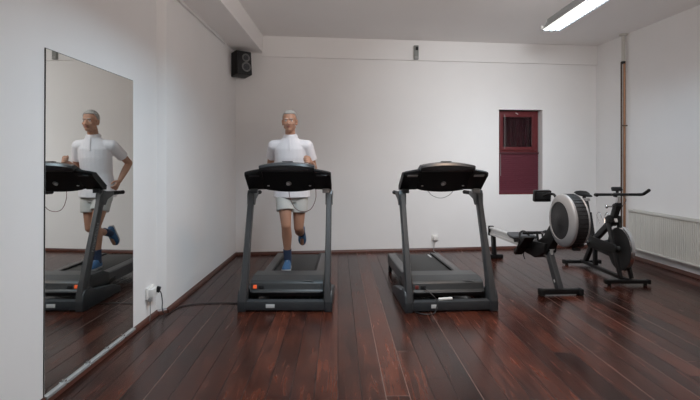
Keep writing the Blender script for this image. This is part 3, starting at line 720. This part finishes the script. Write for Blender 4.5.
# face details
for s in (-1, 1):
    e = MB().ball(HD+V(s*.030, -.0745, -.001), (.0125, .010, .0085), n=14).build('eye', 'eyew', body)
    MB().ball(HD+V(s*.030, -.0825, -.001), (.0055, .0035, .0055), n=12).build('iris', 'iris', e)
    MB().cap(HD+V(s*.014, -.0965, .019), HD+V(s*.044, -.079, .021), .0042, .0032).build('eyebrow', 'hair', body)
b = MB(); b.ball(HD+V(0, -.0905, -.060), (.023, .008, .0048)); b.ball(HD+V(0, -.0895, -.068), (.020, .008, .0052)); b.build('lips', 'lip', body)
t = bmesh.new(); bmesh.ops.create_uvsphere(t, u_segments=48, v_segments=32, radius=1)
bmesh.ops.scale(t, vec=(.082, .103, .092), verts=t.verts)
kill = [v for v in t.verts if v.co.z < (.040 if v.co.y < -.055 else (.040-(v.co.y+.055)*1.5 if v.co.y < .0 else -.042 - v.co.y*.45))]
bmesh.ops.delete(t, geom=kill, context='VERTS')
r_ = bmesh.ops.solidify(t, geom=list(t.faces), thickness=.010)
bmesh.ops.translate(t, vec=HD+V(0, .013, .037), verts=t.verts)
b = MB(); b._merge(t); b.build('hair', 'hair', mn, angle=80)
# polo shirt
b = MB()
torso(b, [(.985, -.655, 5.398, .208, .150), (1.06, -.655, 5.396, .204, .148), (1.15, -.655, 5.388, .188, .136), (1.25, -.656, 5.375, .172, .124), (1.42, -.658, 5.345, .180, .126), (1.52, -.66, 5.33, .182, .118), (1.585, -.66, 5.318, .15, .098), (1.635, -.659, 5.305, .095, .080), (1.660, -.658, 5.298, .074, .070)])
for sh, el in ((shR, elR), (shL, elL)):
    b.cap(nb+(sh-nb)*.5+V(0, 0, -.035), sh+V(0, 0, -.004), .066, .066); b.cyl(sh, sh+(el-sh)*.62, .066, .064, 20)
for z, a0 in ((1.12, .3), (1.22, 1.5), (1.32, 2.2)):
    b.cap(Q(-.655+.10*math.cos(a0), 5.272, z), Q(-.655-.12*math.cos(a0), 5.262, z+.06*math.sin(a0)), .012, .010)
sh_ = b.remesh('polo_shirt', 'shirt', mn, .0065, 4)
b = MB(); b.annulus([(.062, -.012), (.080, -.016), (.078, .0), (.064, .022), (.058, .018)], Q(-.658, 5.295, 1.668), V(0, -.22, 1), 32); b.build('collar', 'shirt', sh_)
b = MB(); b.bar(Q(-.658, 5.215, 1.640), Q(-.658, 5.212, 1.50), .028, .010, .003)
b.build('placket', 'shirt', sh_)
# shorts
b = MB()
torso(b, [(.93, -.655, 5.40, .155, .115), (1.00, -.655, 5.40, .165, .122), (1.09, -.655, 5.40, .160, .118)])
for hp, kn in ((hpR, knR), (hpL, knL)):
    b.cap(hp, hp+(kn-hp)*.15, .096, .096); b.cyl(hp, hp+(kn-hp)*.60, .097, .096, 24)
b.remesh('shorts', 'shorts', mn, .007, 4)
# socks and shoes
k = (anR-knR).normalized(); b = MB(); b.cyl(anR-k*.13, anR+k*.03, .046, .040, 18); b.build('sock', 'sock', mn)
k = (anL-knL).normalized(); b = MB(); b.cyl(anL-k*.13, anL+k*.03, .046, .040, 18); b.build('sock', 'sock', mn)
def shoe(an, fwd, up):
    # shoe laid out along fwd from the heel, up away from the sole
    f = fwd.normalized(); u = (up - f*up.dot(f)).normalized(); s = f.cross(u)
    b = MB(); secs = []
    base = an - u*.085 - f*.055
    for a, w, h in ((0, .024, .055), (.02, .033, .085), (.07, .036, .092), (.11, .038, .078), (.16, .045, .060), (.21, .046, .050), (.25, .036, .040), (.272, .018, .026)):
        secs.append([base + f*a + s*x*w + u*(.018 + z*(h-.0)) for x, z in ((-1, 0), (-1.02, .4), (-.75, .85), (-.3, 1), (.3, 1), (.75, .85), (1.02, .4), (1, 0))])
    b.loft(secs); sh = b.build('shoe', 'shoe', mn, angle=60)
    b = MB(); secs = []
    for a, w in ((-.006, .022), (.02, .036), (.08, .037), (.15, .046), (.21, .050), (.25, .040), (.278, .018)):
        lift = max(0, (a-.2))*.15
        secs.append([base + f*a + s*x*w + u*(z+lift) for x, z in ((-1, .0), (1, 0), (1.03, .022), (-1.03, .022))])
    b.loft(secs); b.build('sole', 'sole', sh)
    b = MB()
    for a in (.115, .135, .155, .175): b.tube([base+f*a-s*.024+u*(.078-(a-.115)*.45), base+f*(a+.002)+u*(.094-(a-.115)*.5), base+f*a+s*.024+u*(.078-(a-.115)*.45)], .003, 5)
    b.build('laces', 'sole', sh)
shoe(anR, V(.02, -1, .0), V(0, 0, 1))
shoe(anL, fdL, V(0, -.88, -.48)*-1 if False else V(0, -.88, -.48))

# ------------------------------------------------------------------ light
def area(name, loc, sx, sy, e, rot=(0, 0, 0), col=(1, .97, .93)):
    l = bpy.data.lights.new(name, 'AREA'); l.shape = 'RECTANGLE'; l.size = sx; l.size_y = sy; l.energy = e; l.color = col
    o = bpy.data.objects.new(name, l); C.objects.link(o); o.location = loc; o.rotation_euler = rot
    return o
LIGHTS = dict(
    lamp_visible=((2.62, 5.45, CH-.026-.1125), .20, 1.56, (0, 0, 0), 140, (20, 25, 29)),
    fill_middle=((1.3, 4.1, CH-.13), .22, 1.5, (0, 0, 0), 140, (28, 20, 15)),  # added fill light above the frame; no fixture known there
    fill_left=((.0, 3.4, CH-.13), .22, 1.5, (0, 0, 0), 140, (32, 42, 49)),  # unseen fill, added to brighten the left side
    fill_far_wall=((2.05, 4.1, CH-.16), .5, .3, (math.atan2(3.4, 1.75), 0, 0), 84, (13.5, 14.0, 14.4)),  # added to brighten the far wall; stands for no known fitting
    fill_ceiling=((1.0, 1.3, 2.1), 1.2, .9, (PI-.75, 0, 0), 120, (62, 56, 52)),  # unseen, added to lift the ceiling brightness
)
for nm, (loc, sx, sy, rot, spr, rgb) in LIGHTS.items():
    e = max(rgb)
    o = area(nm, loc, sx, sy, e, rot, tuple(c/e for c in rgb)); o.data.spread = math.radians(spr)
wld = bpy.data.worlds.new('night'); bpy.context.scene.world = wld; wld.use_nodes = True
wld.node_tree.nodes['Background'].inputs['Color'].default_value = (.02, .03, .05, 1); wld.node_tree.nodes['Background'].inputs['Strength'].default_value = .3
sc = bpy.context.scene
sc.view_settings.view_transform = 'Standard'; sc.view_settings.look = 'None'; sc.view_settings.gamma = 1; sc.view_settings.exposure = 0.0
sc.view_settings.use_curve_mapping = False
sc.cycles.max_bounces = 10; sc.cycles.diffuse_bounces = 6; sc.cycles.glossy_bounces = 6; sc.cycles.transmission_bounces = 6
sc.cycles.use_denoising = True
